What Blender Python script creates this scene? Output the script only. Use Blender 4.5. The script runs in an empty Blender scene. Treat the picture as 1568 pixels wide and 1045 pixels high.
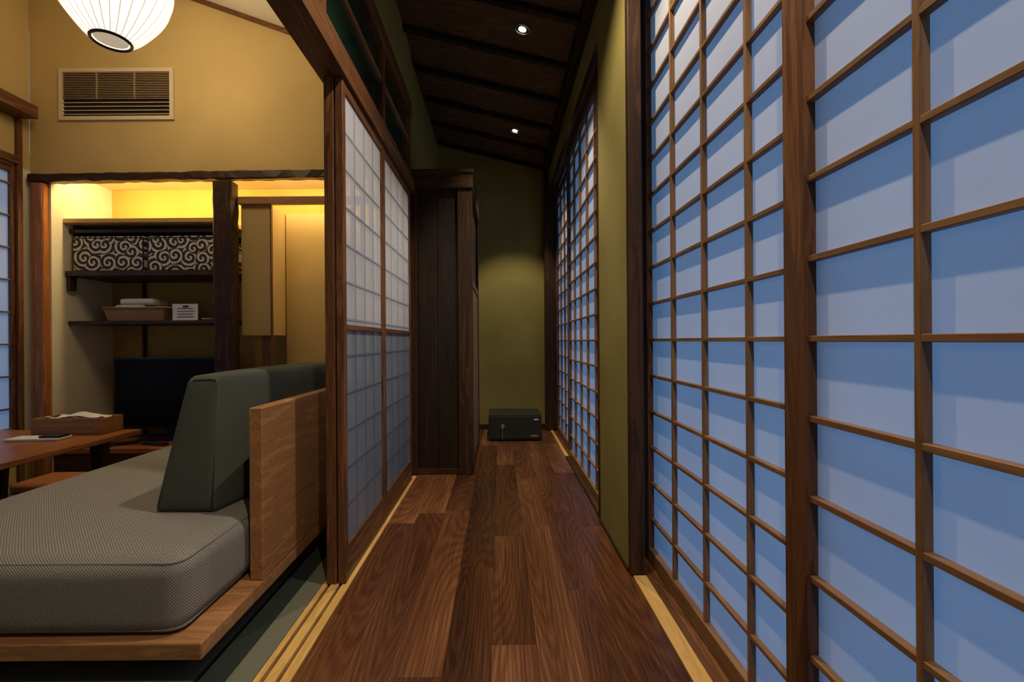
import bpy, math, random
from mathutils import Vector, Matrix
random.seed(11)
S = bpy.context.scene
S.view_settings.view_transform = 'Standard'
S.view_settings.look = 'None'

# ------------------------------------------------------------ materials
def newmat(name):
    m = bpy.data.materials.new(name); m.use_nodes = True
    nt = m.node_tree
    b = nt.nodes['Principled BSDF']
    return m, nt, b
def N(nt, t, **kw):
    n = nt.nodes.new(t)
    for k, v in kw.items(): setattr(n, k, v)
    return n
def L(nt, a, b): nt.links.new(a, b)
def ramp(nt, stops):
    r = N(nt, 'ShaderNodeValToRGB'); e = r.color_ramp.elements
    e[0].position, e[0].color = stops[0][0], (*stops[0][1], 1)
    e[1].position, e[1].color = stops[-1][0], (*stops[-1][1], 1)
    for p, c in stops[1:-1]:
        x = e.new(p); x.color = (*c, 1)
    return r
def plain(name, col, rough=.6, metal=0, emit=None, es=0, bump=0, bscale=80, spec=.5):
    m, nt, b = newmat(name)
    b.inputs['Base Color'].default_value = (*col, 1)
    b.inputs['Roughness'].default_value = rough
    b.inputs['Metallic'].default_value = metal
    b.inputs['Specular IOR Level'].default_value = spec
    if emit:
        b.inputs['Emission Color'].default_value = (*emit, 1)
        b.inputs['Emission Strength'].default_value = es
    tc = N(nt, 'ShaderNodeTexCoord'); n = N(nt, 'ShaderNodeTexNoise')
    n.inputs['Scale'].default_value = bscale
    L(nt, tc.outputs['Object'], n.inputs['Vector'])
    bp = N(nt, 'ShaderNodeBump'); bp.inputs['Strength'].default_value = bump if bump else .02
    bp.inputs['Distance'].default_value = .003
    L(nt, n.outputs['Fac'], bp.inputs['Height']); L(nt, bp.outputs[0], b.inputs['Normal'])
    return m
def plaster(name, c1, c2):
    m, nt, b = newmat(name)
    g = N(nt, 'ShaderNodeNewGeometry')
    n = N(nt, 'ShaderNodeTexNoise'); n.inputs['Scale'].default_value = 2.2; n.inputs['Detail'].default_value = 6
    L(nt, g.outputs['Position'], n.inputs['Vector'])
    r = ramp(nt, [(.3, c1), (.7, c2)]); L(nt, n.outputs['Fac'], r.inputs[0])
    L(nt, r.outputs[0], b.inputs['Base Color'])
    b.inputs['Roughness'].default_value = .92
    b.inputs['Specular IOR Level'].default_value = .2
    n2 = N(nt, 'ShaderNodeTexNoise'); n2.inputs['Scale'].default_value = 160; n2.inputs['Detail'].default_value = 4
    L(nt, g.outputs['Position'], n2.inputs['Vector'])
    bp = N(nt, 'ShaderNodeBump'); bp.inputs['Strength'].default_value = .25; bp.inputs['Distance'].default_value = .002
    L(nt, n2.outputs['Fac'], bp.inputs['Height']); L(nt, bp.outputs[0], b.inputs['Normal'])
    return m
def wood(name, cd, cl, axis='Y', sc=1.0, rough=.45, stretch=14, coat=0, spec=.35):
    m, nt, b = newmat(name)
    g = N(nt, 'ShaderNodeNewGeometry')
    mp = N(nt, 'ShaderNodeMapping')
    s = [stretch*sc]*3; s['XYZ'.index(axis)] = 1.2*sc
    mp.inputs['Scale'].default_value = s
    L(nt, g.outputs['Position'], mp.inputs['Vector'])
    n = N(nt, 'ShaderNodeTexNoise'); n.inputs['Scale'].default_value = 1.6
    n.inputs['Detail'].default_value = 7; n.inputs['Roughness'].default_value = .62; n.inputs['Distortion'].default_value = .8
    L(nt, mp.outputs[0], n.inputs['Vector'])
    w = N(nt, 'ShaderNodeMath', operation='MULTIPLY'); w.inputs[1].default_value = 34
    sn = N(nt, 'ShaderNodeMath', operation='SINE')
    L(nt, n.outputs['Fac'], w.inputs[0]); L(nt, w.outputs[0], sn.inputs[0])
    ma = N(nt, 'ShaderNodeMath', operation='MULTIPLY_ADD'); ma.inputs[1].default_value = .10
    L(nt, sn.outputs[0], ma.inputs[0]); L(nt, n.outputs['Fac'], ma.inputs[2])
    mid = tuple((a+c)/2 for a, c in zip(cd, cl))
    r = ramp(nt, [(.3, cd), (.5, mid), (.72, cl)]); L(nt, ma.outputs[0], r.inputs[0])
    L(nt, r.outputs[0], b.inputs['Base Color'])
    b.inputs['Roughness'].default_value = rough
    b.inputs['Specular IOR Level'].default_value = spec
    b.inputs['Coat Weight'].default_value = coat
    bp = N(nt, 'ShaderNodeBump'); bp.inputs['Strength'].default_value = .2; bp.inputs['Distance'].default_value = .002
    L(nt, ma.outputs[0], bp.inputs['Height']); L(nt, bp.outputs[0], b.inputs['Normal'])
    return m
def paper(name, col, trans=.5, tcol=None, coat=0.0, clear=0.0):
    m = bpy.data.materials.new(name); m.use_nodes = True; nt = m.node_tree
    nt.nodes.clear()
    o = N(nt, 'ShaderNodeOutputMaterial')
    g = N(nt, 'ShaderNodeNewGeometry')
    n = N(nt, 'ShaderNodeTexNoise'); n.inputs['Scale'].default_value = 5; n.inputs['Detail'].default_value = 8
    L(nt, g.outputs['Position'], n.inputs['Vector'])
    r = ramp(nt, [(.3, tuple(c*.93 for c in col)), (.7, col)]); L(nt, n.outputs['Fac'], r.inputs[0])
    d = N(nt, 'ShaderNodeBsdfDiffuse'); t = N(nt, 'ShaderNodeBsdfTranslucent')
    L(nt, r.outputs[0], d.inputs['Color'])
    if tcol: t.inputs['Color'].default_value = (*tcol, 1)
    else: L(nt, r.outputs[0], t.inputs['Color'])
    mx = N(nt, 'ShaderNodeMixShader'); mx.inputs[0].default_value = trans
    L(nt, d.outputs[0], mx.inputs[1]); L(nt, t.outputs[0], mx.inputs[2])
    last = mx
    if clear:
        tr = N(nt, 'ShaderNodeBsdfTransparent'); m3 = N(nt, 'ShaderNodeMixShader'); m3.inputs[0].default_value = clear
        L(nt, last.outputs[0], m3.inputs[1]); L(nt, tr.outputs[0], m3.inputs[2]); last = m3
    if coat:
        gl = N(nt, 'ShaderNodeBsdfGlossy'); gl.inputs['Roughness'].default_value = .12
        m2 = N(nt, 'ShaderNodeMixShader'); fr = N(nt, 'ShaderNodeFresnel'); fr.inputs[0].default_value = 1.45
        L(nt, fr.outputs[0], m2.inputs[0]); L(nt, last.outputs[0], m2.inputs[1]); L(nt, gl.outputs[0], m2.inputs[2]); last = m2
    L(nt, last.outputs[0], o.inputs['Surface'])
    return m
def fabric(name, c1, c2, sc=260):
    m, nt, b = newmat(name)
    g = N(nt, 'ShaderNodeNewGeometry')
    w = N(nt, 'ShaderNodeTexWave', wave_type='BANDS', bands_direction='DIAGONAL')
    w.inputs['Scale'].default_value = sc*.28; w.inputs['Distortion'].default_value = 1.5; w.inputs['Detail'].default_value = 2
    L(nt, g.outputs['Position'], w.inputs['Vector'])
    n = N(nt, 'ShaderNodeTexNoise'); n.inputs['Scale'].default_value = sc; n.inputs['Detail'].default_value = 3
    L(nt, g.outputs['Position'], n.inputs['Vector'])
    a = N(nt, 'ShaderNodeMath', operation='MULTIPLY_ADD'); a.inputs[1].default_value = .5
    L(nt, w.outputs['Fac'], a.inputs[0]); 
    h = N(nt, 'ShaderNodeMath', operation='MULTIPLY'); h.inputs[1].default_value = .5
    L(nt, n.outputs['Fac'], h.inputs[0]); L(nt, h.outputs[0], a.inputs[2])
    r = ramp(nt, [(.2, c1), (.8, c2)]); L(nt, a.outputs[0], r.inputs[0]); L(nt, r.outputs[0], b.inputs['Base Color'])
    b.inputs['Roughness'].default_value = .95
    b.inputs['Sheen Weight'].default_value = .1
    b.inputs['Specular IOR Level'].default_value = .15
    bp = N(nt, 'ShaderNodeBump'); bp.inputs['Strength'].default_value = .5; bp.inputs['Distance'].default_value = .002
    L(nt, a.outputs[0], bp.inputs['Height']); L(nt, bp.outputs[0], b.inputs['Normal'])
    return m
def floormat():
    m, nt, b = newmat('walnut_floor')
    g = N(nt, 'ShaderNodeNewGeometry'); at = N(nt, 'ShaderNodeAttribute', attribute_name='rnd')
    mul = N(nt, 'ShaderNodeVectorMath', operation='SCALE'); mul.inputs['Scale'].default_value = 37
    L(nt, at.outputs['Color'], mul.inputs[0])
    ad = N(nt, 'ShaderNodeVectorMath', operation='ADD'); L(nt, g.outputs['Position'], ad.inputs[0]); L(nt, mul.outputs[0], ad.inputs[1])
    # cathedral rings: contour lines of a very smooth, long noise field
    mp = N(nt, 'ShaderNodeMapping'); mp.inputs['Scale'].default_value = (5.5, .55, 5.5); L(nt, ad.outputs[0], mp.inputs['Vector'])
    n = N(nt, 'ShaderNodeTexNoise'); n.inputs['Scale'].default_value = 1.0; n.inputs['Detail'].default_value = 1; n.inputs['Roughness'].default_value = .2; n.inputs['Distortion'].default_value = .05
    L(nt, mp.outputs[0], n.inputs['Vector'])
    w = N(nt, 'ShaderNodeMath', operation='MULTIPLY'); w.inputs[1].default_value = 210
    sn = N(nt, 'ShaderNodeMath', operation='SINE'); L(nt, n.outputs['Fac'], w.inputs[0]); L(nt, w.outputs[0], sn.inputs[0])
    mp2 = N(nt, 'ShaderNodeMapping'); mp2.inputs['Scale'].default_value = (230, 4, 230); L(nt, ad.outputs[0], mp2.inputs['Vector'])
    n2 = N(nt, 'ShaderNodeTexNoise'); n2.inputs['Scale'].default_value = 1; n2.inputs['Detail'].default_value = 4
    L(nt, mp2.outputs[0], n2.inputs['Vector'])
    h2 = N(nt, 'ShaderNodeMath', operation='MULTIPLY_ADD'); h2.inputs[1].default_value = .42; h2.inputs[2].default_value = .29
    L(nt, n2.outputs['Fac'], h2.inputs[0])
    a1 = N(nt, 'ShaderNodeMath', operation='MULTIPLY_ADD'); a1.inputs[1].default_value = .038; L(nt, sn.outputs[0], a1.inputs[0]); L(nt, h2.outputs[0], a1.inputs[2])
    a15 = N(nt, 'ShaderNodeMath', operation='MULTIPLY_ADD'); a15.inputs[1].default_value = .45; L(nt, n.outputs['Fac'], a15.inputs[0]); L(nt, a1.outputs[0], a15.inputs[2])
    sx = N(nt, 'ShaderNodeSeparateColor'); L(nt, at.outputs['Color'], sx.inputs[0])
    a2 = N(nt, 'ShaderNodeMath', operation='MULTIPLY_ADD'); a2.inputs[1].default_value = .18; L(nt, sx.outputs[0], a2.inputs[0]); L(nt, a15.outputs[0], a2.inputs[2])
    r = ramp(nt, [(.60, (.026, .0095, .0045)), (.77, (.085, .031, .013)), (.90, (.155, .062, .026)), (1, (.26, .118, .05))])
    L(nt, a2.outputs[0], r.inputs[0]); L(nt, r.outputs[0], b.inputs['Base Color'])
    b.inputs['Roughness'].default_value = .28
    b.inputs['Specular IOR Level'].default_value = .36
    bp = N(nt, 'ShaderNodeBump'); bp.inputs['Strength'].default_value = .1; bp.inputs['Distance'].default_value = .001
    L(nt, a1.outputs[0], bp.inputs['Height']); L(nt, bp.outputs[0], b.inputs['Normal'])
    return m
def arabesque():
    m, nt, b = newmat('arabesque_fabric')
    g = N(nt, 'ShaderNodeNewGeometry'); sp = N(nt, 'ShaderNodeSeparateXYZ'); L(nt, g.outputs['Position'], sp.inputs[0])
    cb = N(nt, 'ShaderNodeCombineXYZ'); L(nt, sp.outputs['X'], cb.inputs[0]); L(nt, sp.outputs['Z'], cb.inputs[1])
    sc = N(nt, 'ShaderNodeVectorMath', operation='SCALE'); sc.inputs['Scale'].default_value = 10.5; L(nt, cb.outputs[0], sc.inputs[0])
    v = N(nt, 'ShaderNodeTexVoronoi', voronoi_dimensions='2D'); v.inputs['Scale'].default_value = 1; v.inputs['Randomness'].default_value = .9
    L(nt, sc.outputs[0], v.inputs['Vector'])
    sb = N(nt, 'ShaderNodeVectorMath', operation='SUBTRACT'); L(nt, sc.outputs[0], sb.inputs[0]); L(nt, v.outputs['Position'], sb.inputs[1])
    s2 = N(nt, 'ShaderNodeSeparateXYZ'); L(nt, sb.outputs[0], s2.inputs[0])
    an = N(nt, 'ShaderNodeMath', operation='ARCTAN2'); L(nt, s2.outputs['Y'], an.inputs[0]); L(nt, s2.outputs['X'], an.inputs[1])
    ml = N(nt, 'ShaderNodeMath', operation='MULTIPLY_ADD'); ml.inputs[1].default_value = 17; L(nt, v.outputs['Distance'], ml.inputs[0]); L(nt, an.outputs[0], ml.inputs[2])
    sn = N(nt, 'ShaderNodeMath', operation='SINE'); L(nt, ml.outputs[0], sn.inputs[0])
    nz = N(nt, 'ShaderNodeTexNoise'); nz.inputs['Scale'].default_value = 2.5; L(nt, sc.outputs[0], nz.inputs['Vector'])
    r = ramp(nt, [(.56, (.03, .027, .025)), (.64, (.66, .62, .54))]); 
    ad = N(nt, 'ShaderNodeMath', operation='MULTIPLY_ADD'); ad.inputs[1].default_value = .45
    L(nt, sn.outputs[0], ad.inputs[0]); L(nt, nz.outputs['Fac'], ad.inputs[2]); L(nt, ad.outputs[0], r.inputs[0]); L(nt, r.outputs[0], b.inputs['Base Color'])
    b.inputs['Roughness'].default_value = .8
    return m
def woven(name, c1, c2, sc=60):
    m, nt, b = newmat(name)
    g = N(nt, 'ShaderNodeNewGeometry'); sp = N(nt, 'ShaderNodeSeparateXYZ'); L(nt, g.outputs['Position'], sp.inputs[0])
    ad = N(nt, 'ShaderNodeMath', operation='ADD'); L(nt, sp.outputs['X'], ad.inputs[0]); L(nt, sp.outputs['Y'], ad.inputs[1])
    cb = N(nt, 'ShaderNodeCombineXYZ'); L(nt, ad.outputs[0], cb.inputs[0]); L(nt, sp.outputs['Z'], cb.inputs[1])
    br = N(nt, 'ShaderNodeTexBrick'); br.inputs['Scale'].default_value = sc
    br.inputs['Color1'].default_value = (*c1, 1); br.inputs['Color2'].default_value = (*c2, 1); br.inputs['Mortar'].default_value = (c1[0]*.2, c1[1]*.2, c1[2]*.2, 1)
    br.inputs['Mortar Size'].default_value = .05
    L(nt, cb.outputs[0], br.inputs['Vector']); L(nt, br.outputs['Color'], b.inputs['Base Color'])
    b.inputs['Roughness'].default_value = .7
    bp = N(nt, 'ShaderNodeBump'); bp.inputs['Strength'].default_value = .8; bp.inputs['Distance'].default_value = .003
    bp.invert = True
    L(nt, br.outputs['Fac'], bp.inputs['Height']); L(nt, bp.outputs[0], b.inputs['Normal'])
    return m
def tatami():
    m, nt, b = newmat('tatami_mat')
    g = N(nt, 'ShaderNodeNewGeometry')
    w = N(nt, 'ShaderNodeTexWave', wave_type='BANDS', bands_direction='Y'); w.inputs['Scale'].default_value = 60; w.inputs['Distortion'].default_value = .6
    L(nt, g.outputs['Position'], w.inputs['Vector'])
    r = ramp(nt, [(0, (.10, .11, .08)), (1, (.19, .20, .15))]); L(nt, w.outputs['Fac'], r.inputs[0]); L(nt, r.outputs[0], b.inputs['Base Color'])
    b.inputs['Roughness'].default_value = .8
    return m

M_ochre = plaster('ochre_plaster', (.49, .36, .155), (.57, .42, .185))
M_mustard = plaster('mustard_plaster', (.46, .32, .08), (.54, .38, .10))
M_olive = plaster('olive_plaster', (.25, .215, .066), (.33, .28, .088))
M_cream = plaster('cream_plaster', (.74, .68, .54), (.80, .74, .60))
M_ext = plain('exterior_wall', (.10, .10, .11), .9)
def w3(n, cd, cl, **k): return {a: wood(f'{n}_{a}', cd, cl, a, **k) for a in 'XYZ'}
W_dark = w3('dark_wood', (.018, .008, .004), (.075, .035, .017))
W_red = w3('brown_cedar', (.066, .025, .010), (.225, .098, .039))
W_kum = w3('kumiko_wood', (.17, .086, .036), (.30, .165, .074))
W_sill = w3('sill_wood', (.58, .34, .10), (.76, .50, .17), rough=.35)
W_oak = w3('oak_wood', (.28, .128, .050), (.46, .235, .10), sc=1.4)
W_table = w3('table_wood', (.26, .085, .022), (.48, .19, .06), rough=.3)
W_ceil = w3('ceiling_board', (.062, .036, .020), (.155, .092, .05), rough=.6)
W_black = w3('blackened_wood', (.009, .005, .0035), (.030, .016, .010), rough=.5)
M_paper = paper('shoji_paper', (.86, .86, .86), .5)
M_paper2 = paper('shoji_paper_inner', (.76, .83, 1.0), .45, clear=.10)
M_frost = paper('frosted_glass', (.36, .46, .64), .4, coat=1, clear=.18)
M_latu = plain('lattice_shade_on_paper', (.30, .33, .42), .85)  # shade of the bars behind, painted as darker strips on the paper
M_latl = plain('lattice_shade_on_glass', (.13, .165, .235), .3)  # same painted shade of the bars, for the lower glass
M_floor = floormat(); M_tat = tatami()
M_black = plain('black_plastic', (.012, .012, .013), .3)
M_screen = plain('tv_screen', (.006, .006, .006), .35, spec=.12)
M_steel = plain('steel', (.6, .6, .6), .25, 1)
M_white = plain('white_paper', (.8, .8, .8), .7)
M_towel = plain('towel', (.75, .74, .72), .95, bump=.6, bscale=200)
M_cloth = plain('dark_cloth', (.012, .022, .018), .9)
M_seat = fabric('grey_twill', (.14, .135, .125), (.33, .32, .29))
M_back = fabric('charcoal_fabric', (.030, .040, .034), (.115, .128, .108), 420)
M_grille = plain('grille_frame', (.62, .52, .36), .5)
M_louver = plain('louver', (.36, .25, .15), .5)
M_lamp = plain('lantern_paper', (.9, .88, .8), .8, emit=(1, .77, .46), es=8.8)
M_rib = plain('lantern_rib', (.7, .62, .5), .8, emit=(1, .84, .6), es=.55)
M_led = plain('led_strip', (1, 1, 1), .5, emit=(1, .76, .36), es=80)
M_dl = plain('downlight_lens', (1, 1, 1), .5, emit=(1, .9, .72), es=14)
M_safe = plain('safe_paint', (.02, .024, .022), .35, bump=.1, bscale=500)
M_basket = woven('wicker', (.60, .32, .14), (.75, .45, .22), 70)
M_arab = arabesque()
M_darkrefl = plain('glass_painted_reflection', (.01, .03, .022), .12)  # opaque board; the transom glass's dark reflection is put into its colour

# ------------------------------------------------------------ builder
class B:
    def __init__(s, name): s.name=name; s.v=[]; s.f=[]; s.m=[]; s.mats=[]; s.sm=[]
    def mi(s, mat):
        if mat not in s.mats: s.mats.append(mat)
        return s.mats.index(mat)
    def add(s, vs, fs, mat, smooth=False):
        o=len(s.v); s.v += [tuple(v) for v in vs]; i=s.mi(mat)
        for f in fs: s.f.append([o+k for k in f]); s.m.append(i); s.sm.append(smooth)
    def hexa(s, p, mat):   # p: 8 pts, bottom 4 ccw, top 4 ccw
        s.add(p, [(3,2,1,0),(4,5,6,7),(0,1,5,4),(1,2,6,5),(2,3,7,6),(3,0,4,7)], mat)
    def box(s, x0,x1,y0,y1,z0,z1, mat, M=None):
        x0,x1=sorted((x0,x1)); y0,y1=sorted((y0,y1)); z0,z1=sorted((z0,z1))
        p=[(x0,y0,z0),(x1,y0,z0),(x1,y1,z0),(x0,y1,z0),(x0,y0,z1),(x1,y0,z1),(x1,y1,z1),(x0,y1,z1)]
        if M: p=[M@Vector(q) for q in p]
        s.hexa(p, mat)
    def quad(s, a,b,c,d, mat): s.add([a,b,c,d],[(0,1,2,3)],mat)
    def tube(s, pts, r, mat, n=8, closed=False, taper=None):
        pts=[Vector(p) for p in pts]; vs=[]; k=len(pts)
        up=None
        for i,p in enumerate(pts):
            a=pts[(i-1)%k] if (closed or i>0) else p
            b=pts[(i+1)%k] if (closed or i<k-1) else p
            t=(b-a).normalized()
            if up is None: up = Vector((0,0,1)) if abs(t.z)<.9 else Vector((1,0,0))
            u=t.cross(up).normalized(); w=u.cross(t).normalized(); up=w
            rr = r if taper is None else r*taper[i]
            for j in range(n):
                an=2*math.pi*j/n; vs.append(p+u*math.cos(an)*rr+w*math.sin(an)*rr)
        fs=[]
        for i in range(k if closed else k-1):
            for j in range(n):
                a=i*n+j; b=i*n+(j+1)%n; c=((i+1)%k)*n+(j+1)%n; d=((i+1)%k)*n+j
                fs.append((a,b,c,d))
        if not closed: fs += [tuple(range(n-1,-1,-1)), tuple((k-1)*n+j for j in range(n))]
        s.add(vs,fs,mat,True)
    def revolve(s, prof, c, mat, n=48):
        vs=[(c[0]+r*math.cos(2*math.pi*j/n), c[1]+r*math.sin(2*math.pi*j/n), c[2]+z) for r,z in prof for j in range(n)]
        fs=[(i*n+j,i*n+(j+1)%n,(i+1)*n+(j+1)%n,(i+1)*n+j) for i in range(len(prof)-1) for j in range(n)]
        s.add(vs,fs,mat,True)
    def disk(s, c, r, mat, n=32, nrm=-1):
        vs=[(c[0]+r*math.cos(2*math.pi*j/n), c[1]+r*math.sin(2*math.pi*j/n), c[2]) for j in range(n)]
        s.add(vs,[tuple(range(n)) if nrm>0 else tuple(range(n-1,-1,-1))],mat)
    def rough(s, a, b, hx, hy, mat, amp=.006, n=24, ax='X'):
        # hand hewn beam a->b, half sizes hx,hy
        a=Vector(a); b=Vector(b); d=(b-a)
        if ax=='X': u,w=Vector((0,1,0)),Vector((0,0,1))
        else: u,w=Vector((1,0,0)),Vector((0,1,0))
        vs=[]
        for i in range(n+1):
            p=a+d*i/n
            for (su,sw) in ((-1,-.8),(-.8,-1),(.8,-1),(1,-.8),(1,.8),(.8,1),(-.8,1),(-1,.8)):
                vs.append(p+u*(su*hx+random.uniform(-amp,amp))+w*(sw*hy+random.uniform(-amp,amp)))
        fs=[(i*8+j,i*8+(j+1)%8,(i+1)*8+(j+1)%8,(i+1)*8+j) for i in range(n) for j in range(8)]
        fs+=[tuple(range(7,-1,-1)),tuple(n*8+j for j in range(8))]
        s.add(vs,fs,mat,False)
    def cushion(s, x0,x1,y0,y1,z0,z1, r, mat, bulge=0, fn=None, n=20):
        lo=Vector((x0,y0,z0)); hi=Vector((x1,y1,z1)); 
        def ts(a,b):
            L_=b-a; k=[0,.15,.35,.6,.85,1.0]
            e=[a+r*q for q in k]; m_=[a+r+(L_-2*r)*q/n for q in range(1,n)]; f=[b-r*q for q in reversed(k)]
            return e+m_+f
        T=[ts(lo[i],hi[i]) for i in range(3)]
        idx={}; vs=[]
        def vert(p):
            key=tuple(round(c,6) for c in p)
            if key in idx: return idx[key]
            q=Vector([min(max(p[i],lo[i]+r),hi[i]-r) for i in range(3)])
            d=Vector(p)-q
            if d.length>1e-9: d=d.normalized()*r
            o=q+d
            if bulge:
                c=[(o[i]-lo[i])/(hi[i]-lo[i])*2-1 for i in range(3)]
                for i in range(3):
                    j,k=[q_ for q_ in range(3) if q_!=i]
                    wgt=max(0,1-c[j]**4)*max(0,1-c[k]**4)
                    o[i]+=bulge*c[i]*wgt
            if fn: o=Vector(fn(o))
            idx[key]=len(vs); vs.append(o); return idx[key]
        fs=[]
        for ax in range(3):
            j,k=(ax+1)%3,(ax+2)%3
            for side in (0,1):
                v0=lo[ax] if side==0 else hi[ax]
                for a in range(len(T[j])-1):
                    for b in range(len(T[k])-1):
                        q=[]
                        for (aa,bb) in ((a,b),(a+1,b),(a+1,b+1),(a,b+1)):
                            p=[0,0,0]; p[ax]=v0; p[j]=T[j][aa]; p[k]=T[k][bb]; q.append(vert(p))
                        if len(set(q))<4: continue
                        fs.append(q if side else q[::-1])
        s.add(vs,fs,mat,True)
    def finish(s, bevel=0, seg=2, attr=None, parent=None):
        c=[(min(v[i] for v in s.v)+max(v[i] for v in s.v))/2 for i in range(3)]
        me=bpy.data.meshes.new(s.name); me.from_pydata([[v[i]-c[i] for i in range(3)] for v in s.v],[],s.f)
        for m in s.mats: me.materials.append(m)
        me.polygons.foreach_set('material_index', s.m)
        me.polygons.foreach_set('use_smooth', s.sm)
        if attr:
            a=me.attributes.new('rnd','FLOAT_COLOR','FACE')
            for i,cval in enumerate(attr): a.data[i].color=cval
        me.update()
        o=bpy.data.objects.new(s.name,me); o.location=c; S.collection.objects.link(o)
        if bevel:
            b=o.modifiers.new('bevel','BEVEL'); b.width=bevel; b.segments=seg; b.limit_method='ANGLE'; b.angle_limit=math.radians(50)
        if parent:
            o.parent=parent; o.location=Vector(c)-parent.location
        return o

# ------------------------------------------------------------ constants
CX = lambda X: 2.92-.25*(X+.62)          # corridor ceiling height
RX = lambda X: 2.99-.36*(X+1.39)         # room ceiling height
YB=-1.6; YE=4.65; YR=3.05; XL=-3.14

# ------------------------------------------------------------ floor corridor planks
b=B('floor_corridor'); attr=[]
x=-.56; wd=1.06/8
while x<.5-.001:
    x1=min(x+wd,.5)
    y=YB-random.uniform(0,1.1)
    while y<YE:
        ln=random.choice([.75,.9,.9,1.2,1.2]); y1=y+ln
        a0,a1=max(y,YB),min(y1,YE)
        if a1>a0+.02:
            n0=len(b.f)
            b.box(x+.0004,x1-.0004,a0+.0004,a1-.0004,-.02,0,M_floor)
            cv=(random.random(),random.random(),random.random(),1)
            attr+= [cv]*(len(b.f)-n0)
        y=y1
    x=x1
b.finish(attr=attr)
b=B('floor'); b.box(-3.3,.8,YB-.1,YE+.1,-.12,-.021,W_black['Y']); b.finish()

# tatami room floor
b=B('floor_tatami')
b.box(-.735,-.665,YB,YR,-.02,0,M_tat)
b.box(-.80,-.7355,YB,YR,-.02,0,M_cloth)
for i,(x0,x1) in enumerate(((-1.7,-.8005),(-2.6,-1.7005),(XL,-2.6005))):
    b.box(x0+.02,x1-.02,YB,YR,-.02,0,M_tat)
    b.box(x0,x0+.0195,YB,YR,-.02,.0005,M_cloth); b.box(x1-.0195,x1,YB,YR,-.02,.0005,M_cloth)
b.finish()

# sills
b=B('trim_sill_left')
for x0,x1,z in ((-.66,-.642,.004),(-.642,-.630,-.006),(-.630,-.600,.004),(-.600,-.588,-.006),(-.588,-.56,.004)):
    b.box(x0,x1,YB,3.04,-.02,z,W_sill['Y'] if z>0 else W_red['Y'])
b.finish()
b=B('trim_sill_right')
b.box(.5005,.55,YB,1.727,-.02,.006,W_sill['Y'])
b.box(.55,.66,YB,1.93,-.02,-.002,W_red['Y'])
b.box(.5005,.527,2.262,3.5,-.02,.012,W_dark['Y'])
b.box(.5005,.527,3.5,4.548,-.02,.006,W_sill['Y'])
b.box(.527,.61,2.262,4.6,-.02,-.002,W_red['Y'])
b.finish()

# ------------------------------------------------------------ walls
b=B('wall_back'); b.hexa([(-.75,YE,-.02),(.8,YE,-.02),(.8,YE+.1,-.02),(-.75,YE+.1,-.02),(-.75,YE,3.05),(.8,YE,3.05),(.8,YE+.1,3.05),(-.75,YE+.1,3.05)],M_olive); b.finish()
b=B('wall_right')
b.box(.495,.545,1.765,2.26,0,CX(.52),M_olive)         # visible wall pier
b.box(.66,.78,1.88,2.4,-.02,2.6,M_ext)
b.box(.546,.66,1.945,2.26,-.02,2.6,M_ext)
b.box(.56,.78,YB-.1,1.93,2.5,2.7,M_ext)
b.box(.555,.78,2.26,YE,2.42,2.7,M_ext)
b.box(.62,.78,4.5,YE,-.02,2.6,M_ext)
b.box(.5,.78,YB-.1,-1.1,-.02,2.6,M_olive)
b.box(.495,.535,2.262,4.545,2.405,2.62,M_olive)
b.finish()
b=B('trim_right_frame')
b.box(.493,.543,1.728,1.764,0.007,2.6,W_dark['Z'])           # post near
b.box(.49,.55,YB,1.727,2.435,2.6,W_dark['Y'])           # header near
b.box(.497,.555,2.262,4.545,2.335,2.404,W_dark['Y'])   # header far
b.box(.488,.494,1.765,2.262,.0,.018,W_dark['Y'])
b.box(.488,.52,2.2605,2.277,.013,2.334,W_dark['Z'])
b.box(.455,.60,4.549,4.64,0.007,2.6,W_dark['Z'])
b.box(.44,.494,YB,4.54,2.575,2.66,W_black['Y'])          # eaves beam
b.finish(.002)
b=B('wall_behind'); b.box(-3.3,.8,YB-.1,YB,-.02,3.8,M_ochre); b.finish()
# left corridor wall upper and beyond
b=B('wall_left_corridor')
b.box(-.66,-.60,YB,3.04,2.50,3.02,M_olive)
b.box(-.72,-.62,3.16,YE,-.02,3.05,M_olive)
b.box(-.70,-.605,3.0,3.16,2.06,3.02,M_olive)
b.finish()
b=B('trim_lintel_left')
b.box(-.665,-.562,YB,3.04,1.885,1.985,W_red['Y'])
b.box(-.665,-.575,YB,3.04,2.39,2.50,W_red['Y'])
b.box(-.62,-.59,YB,3.04,1.985,2.02,W_dark['Y']); b.box(-.62,-.59,YB,3.04,2.22,2.25,W_kum['Y'])
for y in (-.4,.55,1.5,2.3,2.98): b.box(-.64,-.58,y,y+.045,1.985,2.39,W_red['Z'])
b.box(-.61,-.605,YB,3.04,2.02,2.39,M_darkrefl)
b.box(-.66,-.60,2.965,3.04,.0045,1.884,W_red['Z'])
b.finish(.0015)
b=B('trim_post_left')
b.box(-.645,-.609,1.68,1.725,.0045,1.884,W_red['Z']); b.finish(.003)
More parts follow.
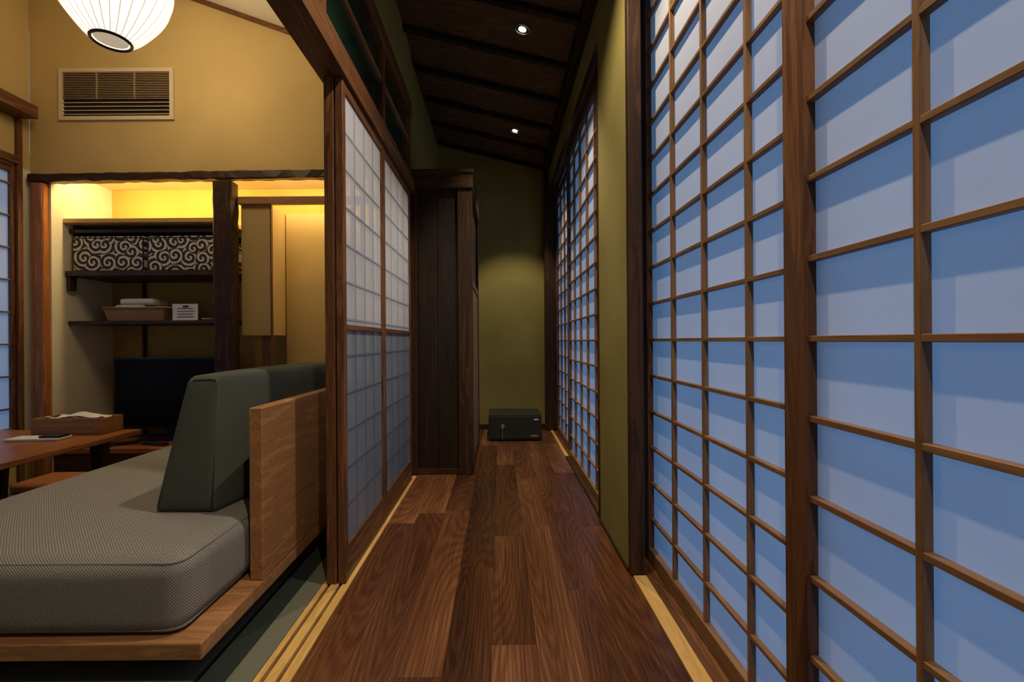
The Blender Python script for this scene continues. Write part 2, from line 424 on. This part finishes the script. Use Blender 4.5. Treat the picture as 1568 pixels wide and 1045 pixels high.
# tatami-room walls : back wall (above lintel, sides)
b=B('wall_room_back')
def slab(x0,x1,z0,top,mat,y0=YR,y1=YR+.06):
    b.hexa([(x0,y0,z0),(x1,y0,z0),(x1,y1,z0),(x0,y1,z0),(x0,y0,top(x0)),(x1,y0,top(x1)),(x1,y1,top(x1)),(x0,y1,top(x0))],mat)
slab(XL,-.70,2.03,lambda x:RX(x),M_ochre)
b.box(XL-.1,-3.0,YR,YR+.56,0,2.029,M_cream)
b.box(XL-.1,-3.0,YR+.061,YR+.56,2.03,2.2,M_cream)
b.box(-3.0,-.70,3.53,3.6,0,2.2,M_mustard)       # alcove back
b.box(-3.0,-.70,3.112,3.529,2.09,2.2,M_cream)  # alcove ceiling
b.box(-.80,-.70,3.06,3.53,0,2.029,M_cream)
b.finish()
b=B('wall_room_left')
b.box(XL-.1,XL,YB,YR-.001,2.06,3.8,M_ochre); b.box(XL-.1,XL,YB,YR-.001,-.02,.3,M_ochre)
b.box(XL-.1,XL,2.985,YR-.001,.3,2.06,M_cream); b.box(XL-.1,XL,YB,.35,.3,2.06,M_ochre); b.finish()
b=B('trim_left_beam')
b.box(XL+.001,-3.0,YB,2.97,2.37,2.45,W_red['Y'])
b.box(XL-.03,-3.118,2.952,2.984,0.001,2.369,W_red['Z']); b.box(XL+.001,-3.11,.35,2.951,2.07,2.12,W_red['Y']); b.box(XL+.001,-3.11,.35,2.951,.26,.30,W_red['Y'])
b.finish(.002)
# ceilings
b=B('ceiling_corridor')
x0,x1=-.62,.80
b.hexa([(x0,YB,CX(x0)),(x1,YB,CX(x1)),(x1,YE,CX(x1)),(x0,YE,CX(x0)),(x0,YB,CX(x0)+.05),(x1,YB,CX(x1)+.05),(x1,YE,CX(x1)+.05),(x0,YE,CX(x0)+.05)],W_ceil['X'])
x0,x1=-.60,.50; y=4.55
while y>-1.3:
    b.hexa([(x0,y,CX(x0)-.034),(x1,y,CX(x1)-.034),(x1,y+.04,CX(x1)-.034),(x0,y+.04,CX(x0)-.034),(x0,y,CX(x0)),(x1,y,CX(x1)),(x1,y+.04,CX(x1)),(x0,y+.04,CX(x0))],W_black['X'])
    y-=.42
b.finish()
b=B('ceiling_room'); x0,x1=XL-.1,-.64
b.hexa([(x0,YB,RX(x0)),(x1,YB,RX(x1)),(x1,YR+.1,RX(x1)),(x0,YR+.1,RX(x0)),(x0,YB,RX(x0)+.06),(x1,YB,RX(x1)+.06),(x1,YR+.1,RX(x1)+.06),(x0,YR+.1,RX(x0)+.06)],M_cream)
x0=XL+.01; x1=-.67; t=.03
b.hexa([(x0,YR-.015,RX(x0)-t),(x1,YR-.015,RX(x1)-t),(x1,YR-.001,RX(x1)-t),(x0,YR-.001,RX(x0)-t),(x0,YR-.015,RX(x0)),(x1,YR-.015,RX(x1)),(x1,YR-.001,RX(x1)),(x0,YR-.001,RX(x0))],W_red['X'])
b.finish()
b=B('roof_and_added_eave'); b.box(-3.4,.95,YB-.2,YE+.2,3.9,3.95,M_ext); b.box(-3.45,-3.4,YB-.2,YE+.2,3.2,3.95,M_ext)
b.box(.79,1.75,YB-.2,YE+.2,2.56,2.66,M_ext); b.finish()  # unseen eave, added to keep sky light off the upper shoji paper

# ------------------------------------------------------------ shoji
def shoji(name, xf, y0,y1,z0,z1, side=1, thick=.03, stile=.045, rb=.055, rt=.045, ncol=4, pitch=.1455, zref=.9, kw=.011, kd=.016, mats=(W_red,W_kum), pm=M_paper, pull=None):
    # xf: room-facing face x ; side=+1 -> thickness goes to +x
    b=B(name); X=lambda d: xf+side*d
    F,K=mats
    b.box(X(0),X(thick),y0,y0+stile,z0,z1,F['Z']); b.box(X(0),X(thick),y1-stile,y1,z0,z1,F['Z'])
    b.box(X(.001),X(thick-.001),y0+stile,y1-stile,z0,z0+rb,K['Y']); b.box(X(.001),X(thick-.001),y0+stile,y1-stile,z1-rt,z1,F['Y'])
    a0,a1=y0+stile,y1-stile; c0,c1=z0+rb,z1-rt
    p=X(.006+kd+.0005)
    for i in range(1,ncol):
        y=a0+(a1-a0)*i/ncol; b.box(X(.006),X(.006+kd),y-kw/2,y+kw/2,c0,c1,K['Z'])
    k=-20
    while k<20:
        z=zref+k*pitch
        if c0+.03<z<c1-.03: b.box(X(.0065),X(.006+kd),a0,a1,z-kw/2,z+kw/2,K['Y'])
        k+=1
    b.quad((p,a0,c0),(p,a1,c0),(p,a1,c1),(p,a0,c1),pm)
    if pull: b.box(X(-.0015),X(.001),pull-.011,pull+.011,.90,.985,M_black)
    return b.finish(.001,1)
shoji('shoji_screen',.555,-.10,.889,0.0,2.43,stile=.06)
shoji('shoji_screen',.600,.83,1.895,0.0,2.43,pull=1.872)
shoji('shoji_screen',.600,-1.09,-.03,0.0,2.43)
shoji('shoji_screen',.530,2.285,3.56,0.0,2.33,ncol=5)
shoji('shoji_screen',.565,3.50,4.545,0.0,2.33,ncol=4)
shoji('shoji_window',XL,.36,1.66,.305,2.06,side=-1,ncol=4,pitch=.208,zref=.9)
shoji('shoji_window',XL,1.65,2.951,.305,2.06,side=-1,stile=.02,ncol=4,pitch=.208,zref=.9)

# interior sliding doors (paper above, frosted glass below)
def door(y0,y1,name='sliding_door'):
    b=B(name); f=-.575; g=-.603; st=.032
    F=W_red
    b.box(g,f,y0,y0+st,.005,1.882,F['Z']); b.box(g,f,y1-st,y1,.005,1.882,F['Z'])
    b.box(g,f-.001,y0+st,y1-st,.005,.136,F['Y']); b.box(g,f-.001,y0+st,y1-st,1.84,1.882,F['Y'])
    b.box(g,f-.001,y0+st,y1-st,.945,.967,F['Y'])
    p=-.583; e=.0006
    b.quad((p,y0+st,.967),(p,y1-st,.967),(p,y1-st,1.84),(p,y0+st,1.84),M_paper2)
    b.quad((p,y0+st,.136),(p,y1-st,.136),(p,y1-st,.945),(p,y0+st,.945),M_frost)
    for i in (1,2,3):
        y=y0+st+(y1-y0-2*st)*i/4; b.box(g+.002,p-.001,y-.005,y+.005,.136,1.84,W_kum['Z'])
        for za,zb_,mm in ((.967,1.84,M_latu),(.136,.945,M_latl)):
            b.quad((p+e,y-.004,za),(p+e,y+.004,za),(p+e,y+.004,zb_),(p+e,y-.004,zb_),mm)  # painted strip on the front, imitating the bar showing through
    for k in range(1,12):
        z=.136+k*.142
        if abs(z-.956)>.03:
            b.box(g+.002,p-.001,y0+st,y1-st,z-.005,z+.005,W_kum['Y'])
            mm=M_latu if z>.956 else M_latl
            b.quad((p+2*e,y0+st,z-.004),(p+2*e,y1-st,z-.004),(p+2*e,y1-st,z+.004),(p+2*e,y0+st,z+.004),mm)
    b.finish(.0015,1)
door(1.682,2.27); door(2.272,2.955)

# ------------------------------------------------------------ dark cabinet
b=B('wardrobe_cabinet')
x0,x1,y0,y1,zt=-.598,-.18,3.06,3.95,2.05
b.box(x0+.02,x1-.02,y0+.03,y1,.02,1.93,W_black['Z'])
b.box(x0,x0+.045,y0,y0+.05,.0,1.93,W_dark['Z']); b.box(x1-.10,x1,y0,y0+.06,0,1.93,W_dark['Z'])
b.box(x0+.045,x1-.10,y0+.012,y0+.05,0,.04,W_dark['X'])
for i in range(2):
    a=x0+.047+i*.134; b.box(a,a+.132,y0+.02,y0+.03,.04,1.93,W_black['Z'])
b.box(x0,x1+.006,y0-.012,y1,1.93,zt,W_dark['X']); b.box(x0,x1+.012,y0-.02,y1,zt-.02,zt+.005,W_dark['X'])
b.box(x1-.02,x1,y1-.05,y1,0,1.93,W_dark['Z']); b.box(x1-.02,x1-.002,y0+.06,y1-.05,.02,.08,W_dark['Y']); b.box(x1-.02,x1-.002,y0+.06,y1-.05,1.28,1.33,W_red['Y'])
b.box(x1-.02,x1-.006,y0+.07,y1-.06,.1,1.27,W_kum['Z'])
b.finish(.003)

# safe
b=B('hotel_safe')
sx0,sx1,sy0,sy1=-.105,.37,4.07,4.47
b.box(sx0,sx1,sy0+.012,sy1,.012,.235,M_safe); b.box(sx0+.012,sx1-.012,sy0,sy0+.0115,.028,.222,M_safe)
for xx in (sx0+.03,sx1-.05):
    for yy in (sy0+.04,sy1-.06): b.box(xx,xx+.02,yy,yy+.02,0,.012,M_black)
cx=sx0+.125; 
b.tube([(cx,sy0,.135),(cx,sy0-.02,.135)],.02,M_steel,20); b.tube([(cx,sy0-.02,.135),(cx,sy0-.035,.135)],.008,M_steel,12)
b.box(cx-.004,cx+.004,sy0-.03,sy0-.026,.03,.125,M_steel); b.box(sx1-.10,sx1-.03,sy0-.002,sy0,.04,.055,M_steel)
b.box(sx1-.07,sx1-.03,sy0-.002,sy0,.19,.2,M_white)
b.finish(.003)
b=B('baseboard_back'); b.box(-.62,.454,YE-.012,YE,0.0005,.05,W_dark['X']); b.finish()

# ------------------------------------------------------------ alcove joinery
b=B('trim_alcove_lintel'); b.rough((XL+.03,YR-.02,2.0),(-.70,YR-.02,2.02),.03,.026,W_dark['X'],.004,50,'X'); b.finish(.004)
b=B('trim_alcove_post'); b.rough((-3.045,YR-.01,0.0),(-3.055,YR-.01,1.97),.04,.035,W_table['Z'],.002,20,'Z'); b.finish(.003)
b=B('trim_alcove_pillar'); b.rough((-1.815,YR-.01,0.0),(-1.825,YR-.01,1.97),.062,.05,W_dark['Z'],.004,30,'Z'); b.finish(.004)
b=B('alcove_platform'); b.box(-2.995,-.81,3.052,3.525,.0,.165,W_dark['X']); b.box(-2.998,-.81,3.04,3.525,.165,.20,W_table['X']); b.finish(.004)
b=B('alcove_shelf_unit')
b.box(-2.998,-1.9,3.13,3.525,1.735,1.765,W_sill['X'])
b.box(-2.998,-1.9,3.17,3.525,1.675,1.70,W_black['X'])
b.box(-2.998,-1.9,3.14,3.525,1.37,1.405,W_dark['X'])
b.box(-2.998,-1.9,3.16,3.525,1.035,1.06,W_dark['X'])
b.box(-2.998,-2.97,3.15,3.2,1.27,1.37,W_dark['Z']); 
b.box(-2.75,-2.735,3.50,3.526,.201,1.37,W_dark['Z']); b.box(-2.996,-2.975,3.2,3.52,1.40,1.735,W_dark['Z'])
b.finish(.003)
b=B('led_light_strip'); b.box(-2.9,-1.95,3.125,3.145,2.065,2.085,M_led); b.box(-1.65,-.95,3.125,3.145,2.065,2.085,M_led); b.finish()
# right bay
b=B('trim_alcove_rail'); b.box(-1.76,-.81,3.06,3.10,1.835,1.885,W_oak['X']); b.finish(.003)
b=B('alcove_hanging_cabinet')
b.box(-1.75,-1.553,3.09,3.5,.95,1.834,M_ochre); b.box(-1.553,-1.545,3.086,3.11,.94,1.834,W_red['Z']); b.box(-1.75,-1.553,3.086,3.11,.942,.95,W_red['X'])
b.box(-1.62,-1.56,3.10,3.14,.201,.941,W_red['Z']); b.finish(.001)
b=B('alcove_partition'); b.box(-1.543,-1.24,3.3,3.32,.201,1.834,M_ochre); b.box(-1.235,-.82,3.28,3.31,.201,1.834,M_white); b.finish()

# storage boxes
for (x0,x1) in ((-2.968,-2.475),(-2.445,-1.955)):
    b=B('storage_box'); b.cushion(x0,x1,3.165,3.48,1.407,1.65,.010,M_arab,0,n=4); b.box(x0-.001,x1+.001,3.164,3.482,1.632,1.64,M_black)
    b.box(x0-.001,x0+.006,3.164,3.17,1.41,1.632,M_black); b.box(x1-.006,x1+.001,3.164,3.17,1.41,1.632,M_black); b.finish()
# tv
b=B('television')
b.box(-2.83,-1.93,3.33,3.365,.275,.80,M_black); b.box(-2.815,-1.945,3.3285,3.33,.29,.785,M_screen)
b.box(-2.45,-2.31,3.34,3.36,.215,.28,M_black); b.box(-2.6,-2.16,3.25,3.43,.2005,.215,M_black); b.finish(.003)
# basket with towels
b=B('wicker_basket')
def rim(z,dx): return [(-2.79-dx,3.2-dx,z),(-2.36+dx,3.2-dx,z),(-2.36+dx,3.44+dx,z),(-2.79-dx,3.44+dx,z)]
lo=rim(1.062,-.02); hi=rim(1.15,0); hi2=rim(1.15,-.012); lo2=rim(1.07,-.03)
b.add(lo+hi+hi2+lo2,[(3,2,1,0)]+[(i,(i+1)%4,4+(i+1)%4,4+i) for i in range(4)]+[(4+i,4+(i+1)%4,8+(i+1)%4,8+i) for i in range(4)]+[(8+i,8+(i+1)%4,12+(i+1)%4,12+i) for i in range(4)]+[(12,13,14,15)],M_basket)
b.tube(rim(1.152,0),.008,M_basket,8,True)
bask=b.finish()
b=B('folded_towels')
b.cushion(-2.74,-2.52,3.23,3.4,1.125,1.175,.02,M_towel,.003,n=5); b.cushion(-2.70,-2.46,3.23,3.4,1.176,1.22,.018,M_towel,.003,n=5)
b.cushion(-2.52,-2.38,3.24,3.4,1.10,1.165,.02,M_towel,.003,n=5); b.finish(parent=bask)
b=B('info_card'); b.box(-2.325,-2.145,3.235,3.241,1.0605,1.18,M_white)
for i in range(4): b.box(-2.29,-2.18+.01*(i%2),3.2335,3.2345,1.145-i*.02,1.149-i*.02,M_black)
b.box(-2.25,-2.21,3.2335,3.2345,1.155,1.168,M_black)
b.box(-2.325,-2.145,3.22,3.26,1.0605,1.064,M_white); b.finish()
b=B('small_dish'); b.revolve([(0,0),(.03,0),(.05,.012),(.047,.014),(.028,.004),(0,.004)],(-2.06,3.23,1.0605),M_white,24); b.finish()
# ac grille
b=B('air_vent_grille')
gx0,gx1,gz0,gz1=-2.93,-2.165,2.395,2.74; y0=YR
b.box(gx0,gx1,y0-.018,y0-.001,gz0,gz0+.025,M_grille); b.box(gx0,gx1,y0-.018,y0-.001,gz1-.025,gz1,M_grille)
b.box(gx0,gx0+.025,y0-.018,y0-.001,gz0+.025,gz1-.025,M_grille); b.box(gx1-.025,gx1,y0-.018,y0-.001,gz0+.025,gz1-.025,M_grille)
b.box(gx0+.025,gx1-.025,y0-.003,y0-.001,gz0+.025,gz1-.025,M_black)
z=gz0+.035; i=0
while z<gz1-.03:
    b.hexa([(gx0+.025,y0-.016,z),(gx1-.025,y0-.016,z),(gx1-.025,y0-.004,z+.004),(gx0+.025,y0-.004,z+.004),(gx0+.025,y0-.016,z+.004),(gx1-.025,y0-.016,z+.004),(gx1-.025,y0-.004,z+.008),(gx0+.025,y0-.004,z+.008)],M_louver if i>3 else M_grille)
    z+=.026 if i<4 else .0115; i+=1
for q in (.33,.66): 
    xx=gx0+(gx1-gx0)*q; b.box(xx-.002,xx+.002,y0-.0165,y0-.004,gz0+.14,gz1-.025,M_louver)
b.finish()

# ------------------------------------------------------------ lantern
b=B('paper_lantern_pendant')
C=(-1.868,2.2,2.655)
ctrl=[(.078,-.29),(.115,-.255),(.155,-.205),(.195,-.145),(.228,-.075),(.245,0),(.24,.09),(.21,.18),(.165,.24),(.11,.275),(.07,.285)]
prof=[]
for i in range(len(ctrl)-1):
    p0=ctrl[max(i-1,0)];p1=ctrl[i];p2=ctrl[i+1];p3=ctrl[min(i+2,len(ctrl)-1)]
    for k in range(4):
        t=k/4
        prof.append(tuple(.5*((2*p1[q])+(-p0[q]+p2[q])*t+(2*p0[q]-5*p1[q]+4*p2[q]-p3[q])*t*t+(-p0[q]+3*p1[q]-3*p2[q]+p3[q])*t**3) for q in (0,1)))
prof.append(ctrl[-1])
b.revolve(prof,C,M_lamp,72)
for k in range(28):
    an=2*math.pi*k/28
    b.tube([(C[0]+(r+.002)*math.cos(an),C[1]+(r+.002)*math.sin(an),C[2]+z) for r,z in prof[::2]],.0034,M_rib,5)
rb,zb=prof[0]
b.tube([(C[0]+(rb)*math.cos(2*math.pi*j/40),C[1]+(rb)*math.sin(2*math.pi*j/40),C[2]+zb) for j in range(40)],.008,M_black,8,True)
b.disk((C[0],C[1],C[2]+zb+.004),rb-.010,plain('lamp_diffuser',(.5,.5,.48),.4,emit=(1,.85,.6),es=.35))
rt,zt=prof[-1]; b.disk((C[0],C[1],C[2]+zt),rt,M_black,nrm=1)
b.tube([(C[0],C[1],C[2]+zt),(C[0],C[1],RX(C[0]))],.004,M_black,8)
b.finish()

# ------------------------------------------------------------ sofa
b=B('sofa')
b.box(-1.9,-.78,1.18,2.93,.075,.12,W_oak['X'])
b.box(-1.82,-.88,1.28,2.85,0.001,.075,W_black['X'])
b.box(-.824,-.78,1.49,2.93,.1205,.686,W_oak['Y'])
sofa=b.finish(.004)
b=B('seat_cushion')
sc=(-1.88,-.85,1.205,2.9)
b.cushion(*sc,.121,.325,.045,M_seat,.012)
def rrect(x0,x1,y0,y1,z,r,out=0):
    pts=[]
    for cx_,cy_,a in ((x1-r,y1-r,0),(x0+r,y1-r,90),(x0+r,y0+r,180),(x1-r,y0+r,270)):
        for k in range(5):
            t=math.radians(a+k*22.5); pts.append((cx_+(r+out)*math.cos(t),cy_+(r+out)*math.sin(t),z))
    return pts
b.tube(rrect(*sc,.311,.045,-.010),.0045,M_seat,6,True); b.tube(rrect(*sc,.135,.045,-.008),.0045,M_seat,6,True)
b.finish(parent=sofa)
b=B('back_cushion')
def wed(o):
    t=(o.z-.33)/.455
    near=max(0,1-(o.y-1.515)/.35)
    xb=-.885
    x=xb-(xb-o.x)*(1-.36*t)
    # back corner of the near end is cut in towards the seat
    u=(o.x+1.165)/.28
    x-=.07*near*u**2
    return (x,o.y+.03*t*near,o.z)
b.cushion(-1.165,-.885,1.515,2.62,.332,.787,.028,M_back,.010,wed)
pth=[wed(Vector((x,1.517,z))) for (x,z) in ((-1.145,.345),(-1.145,.56),(-1.14,.75),(-1.12,.775),(-1.0,.778),(-.93,.775),(-.905,.75),(-.905,.56),(-.905,.35))]
b.tube(pth,.0045,M_back,6)
b.finish(parent=sofa)

# ------------------------------------------------------------ low table + items
b=B('low_table')
b.box(-3.0,-2.1,1.2,2.66,.37,.40,W_table['Y'])
b.box(-2.93,-2.17,1.3,1.33,.32,.37,W_table['X']); b.box(-2.93,-2.17,2.53,2.56,.32,.37,W_table['X'])
for (x,y) in ((-2.2,2.5),(-2.75,2.5),(-2.2,1.35),(-2.75,1.35)):
    b.hexa([(x-.02,y-.02,0.0006),(x+.02,y-.02,0.0006),(x+.02,y+.02,0.0006),(x-.02,y+.02,0.0006),(x-.035,y-.03,.37),(x+.035,y-.03,.37),(x+.035,y+.03,.37),(x-.035,y+.03,.37)],W_dark['Z'])
b.finish(.006,3)
b=B('tissue_box')
x0,x1,y0,y1=-2.58,-2.19,2.50,2.645
b.box(x0,x1,y0,y1,.401,.407,W_table['X'])
for a in ((x0,x1,y0,y0+.012),(x0,x1,y1-.012,y1),(x0,x0+.012,y0+.012,y1-.012),(x1-.012,x1,y0+.012,y1-.012)): b.box(*a,.407,.49,W_oak['X'])
# loose folded tissues inside, slightly crumpled sheets
for k in range(3):
    nx,ny=14,6; vs=[]
    for i in range(nx+1):
        for j in range(ny+1):
            u=i/nx; v=j/ny
            vs.append((x0+.05+.28*u+.01*k, y0+.02+.10*v, .462+.018*k+.012*math.sin(u*7+k*2)+.008*math.sin(v*6+u*5+k)))
    b.add(vs,[(i*(ny+1)+j,(i+1)*(ny+1)+j,(i+1)*(ny+1)+j+1,i*(ny+1)+j+1) for i in range(nx) for j in range(ny)],M_white,True)
b.finish(.002)
b=B('booklet'); Mx=Matrix.Translation((-2.41,2.385,.4008))@Matrix.Rotation(.06,4,'Z')
b.box(-.14,.12,-.05,.05,0,.012,M_white,Mx); b.box(.02,.12,-.035,.035,.0122,.024,M_black,Mx); b.finish(.003)
b=B('remote_control'); Mx=Matrix.Translation((-2.62,3.14,.2008))@Matrix.Rotation(.5,4,'Z')
b.box(-.1,.1,-.022,.022,0,.02,M_black,Mx)
for i in range(6): b.box(-.085+i*.025,-.072+i*.025,-.012,.012,.02,.023,M_steel,Mx)
b.finish(.002)
b=B('remote_control'); Mx=Matrix.Translation((-2.38,3.13,.2008))@Matrix.Rotation(-.25,4,'Z')
b.box(-.1,.1,-.02,.02,0,.02,M_black,Mx)
for i in range(6): b.box(-.085+i*.025,-.072+i*.025,-.012,.012,.02,.023,M_steel,Mx)
b.finish(.002)
b=B('floor_cushion'); b.cushion(-2.95,-2.15,2.72,3.0,.002,.06,.025,plain('orange_cushion',(.45,.16,.06),.9),.005,n=6); b.finish()

# ------------------------------------------------------------ downlights
for i,Y in enumerate((3.95,2.665,1.39,.11)):
    X=.145; z=CX(X)-.002
    b=B('recessed_downlight')
    sl=-.25
    def rp(r,dz,n=28): return [(X+r*math.cos(2*math.pi*j/n),Y+r*math.sin(2*math.pi*j/n),z+sl*r*math.cos(2*math.pi*j/n)+dz) for j in range(n)]
    b.tube(rp(.042,-.002),.006,M_steel,6,True)
    b.add(rp(.022,-.003),[tuple(range(27,-1,-1))],M_dl)
    b.add(rp(.042,-.001),[tuple(range(27,-1,-1))],M_black)
    b.finish()
    l=bpy.data.lights.new('downlight_spot','SPOT'); l.energy=(66,72,84,76)[i]; l.color=(1,.81,.57); l.spot_size=math.radians((78,84,125,125)[i]); l.spot_blend=(.4,.6,.6,.7)[i]; l.shadow_soft_size=.02
    o=bpy.data.objects.new('downlight_spot',l); o.location=(X,Y,z-.03); S.collection.objects.link(o)

# ------------------------------------------------------------ world
w=bpy.data.worlds.new('dusk_sky'); S.world=w; w.use_nodes=True; nt=w.node_tree
bg=nt.nodes['Background']; tc=N(nt,'ShaderNodeTexCoord'); sp=N(nt,'ShaderNodeSeparateXYZ'); L(nt,tc.outputs['Generated'],sp.inputs[0])
ma=N(nt,'ShaderNodeMath',operation='MULTIPLY_ADD'); ma.inputs[1].default_value=.5; ma.inputs[2].default_value=.5; L(nt,sp.outputs['Z'],ma.inputs[0])
r=ramp(nt,[(.0,(.08,.15,.28)),(.42,(.10,.23,.48)),(.52,(.12,.35,.75)),(.62,(.12,.34,.73)),(1,(.07,.20,.48))]); L(nt,ma.outputs[0],r.inputs[0]); L(nt,r.outputs[0],bg.inputs['Color'])
bg.inputs['Strength'].default_value=1.25

# ------------------------------------------------------------ camera
cd=bpy.data.cameras.new('camera'); cam=bpy.data.objects.new('camera',cd); S.collection.objects.link(cam)
cd.sensor_fit='HORIZONTAL'; cd.sensor_width=36; cd.lens=16.0; cd.shift_x=.012; cd.clip_start=.02
cam.matrix_world=Matrix.Translation((0,0,.9))@Matrix.Rotation(math.radians(90),4,'X')@Matrix.Rotation(math.radians(-.4),4,'Z')
S.camera=cam
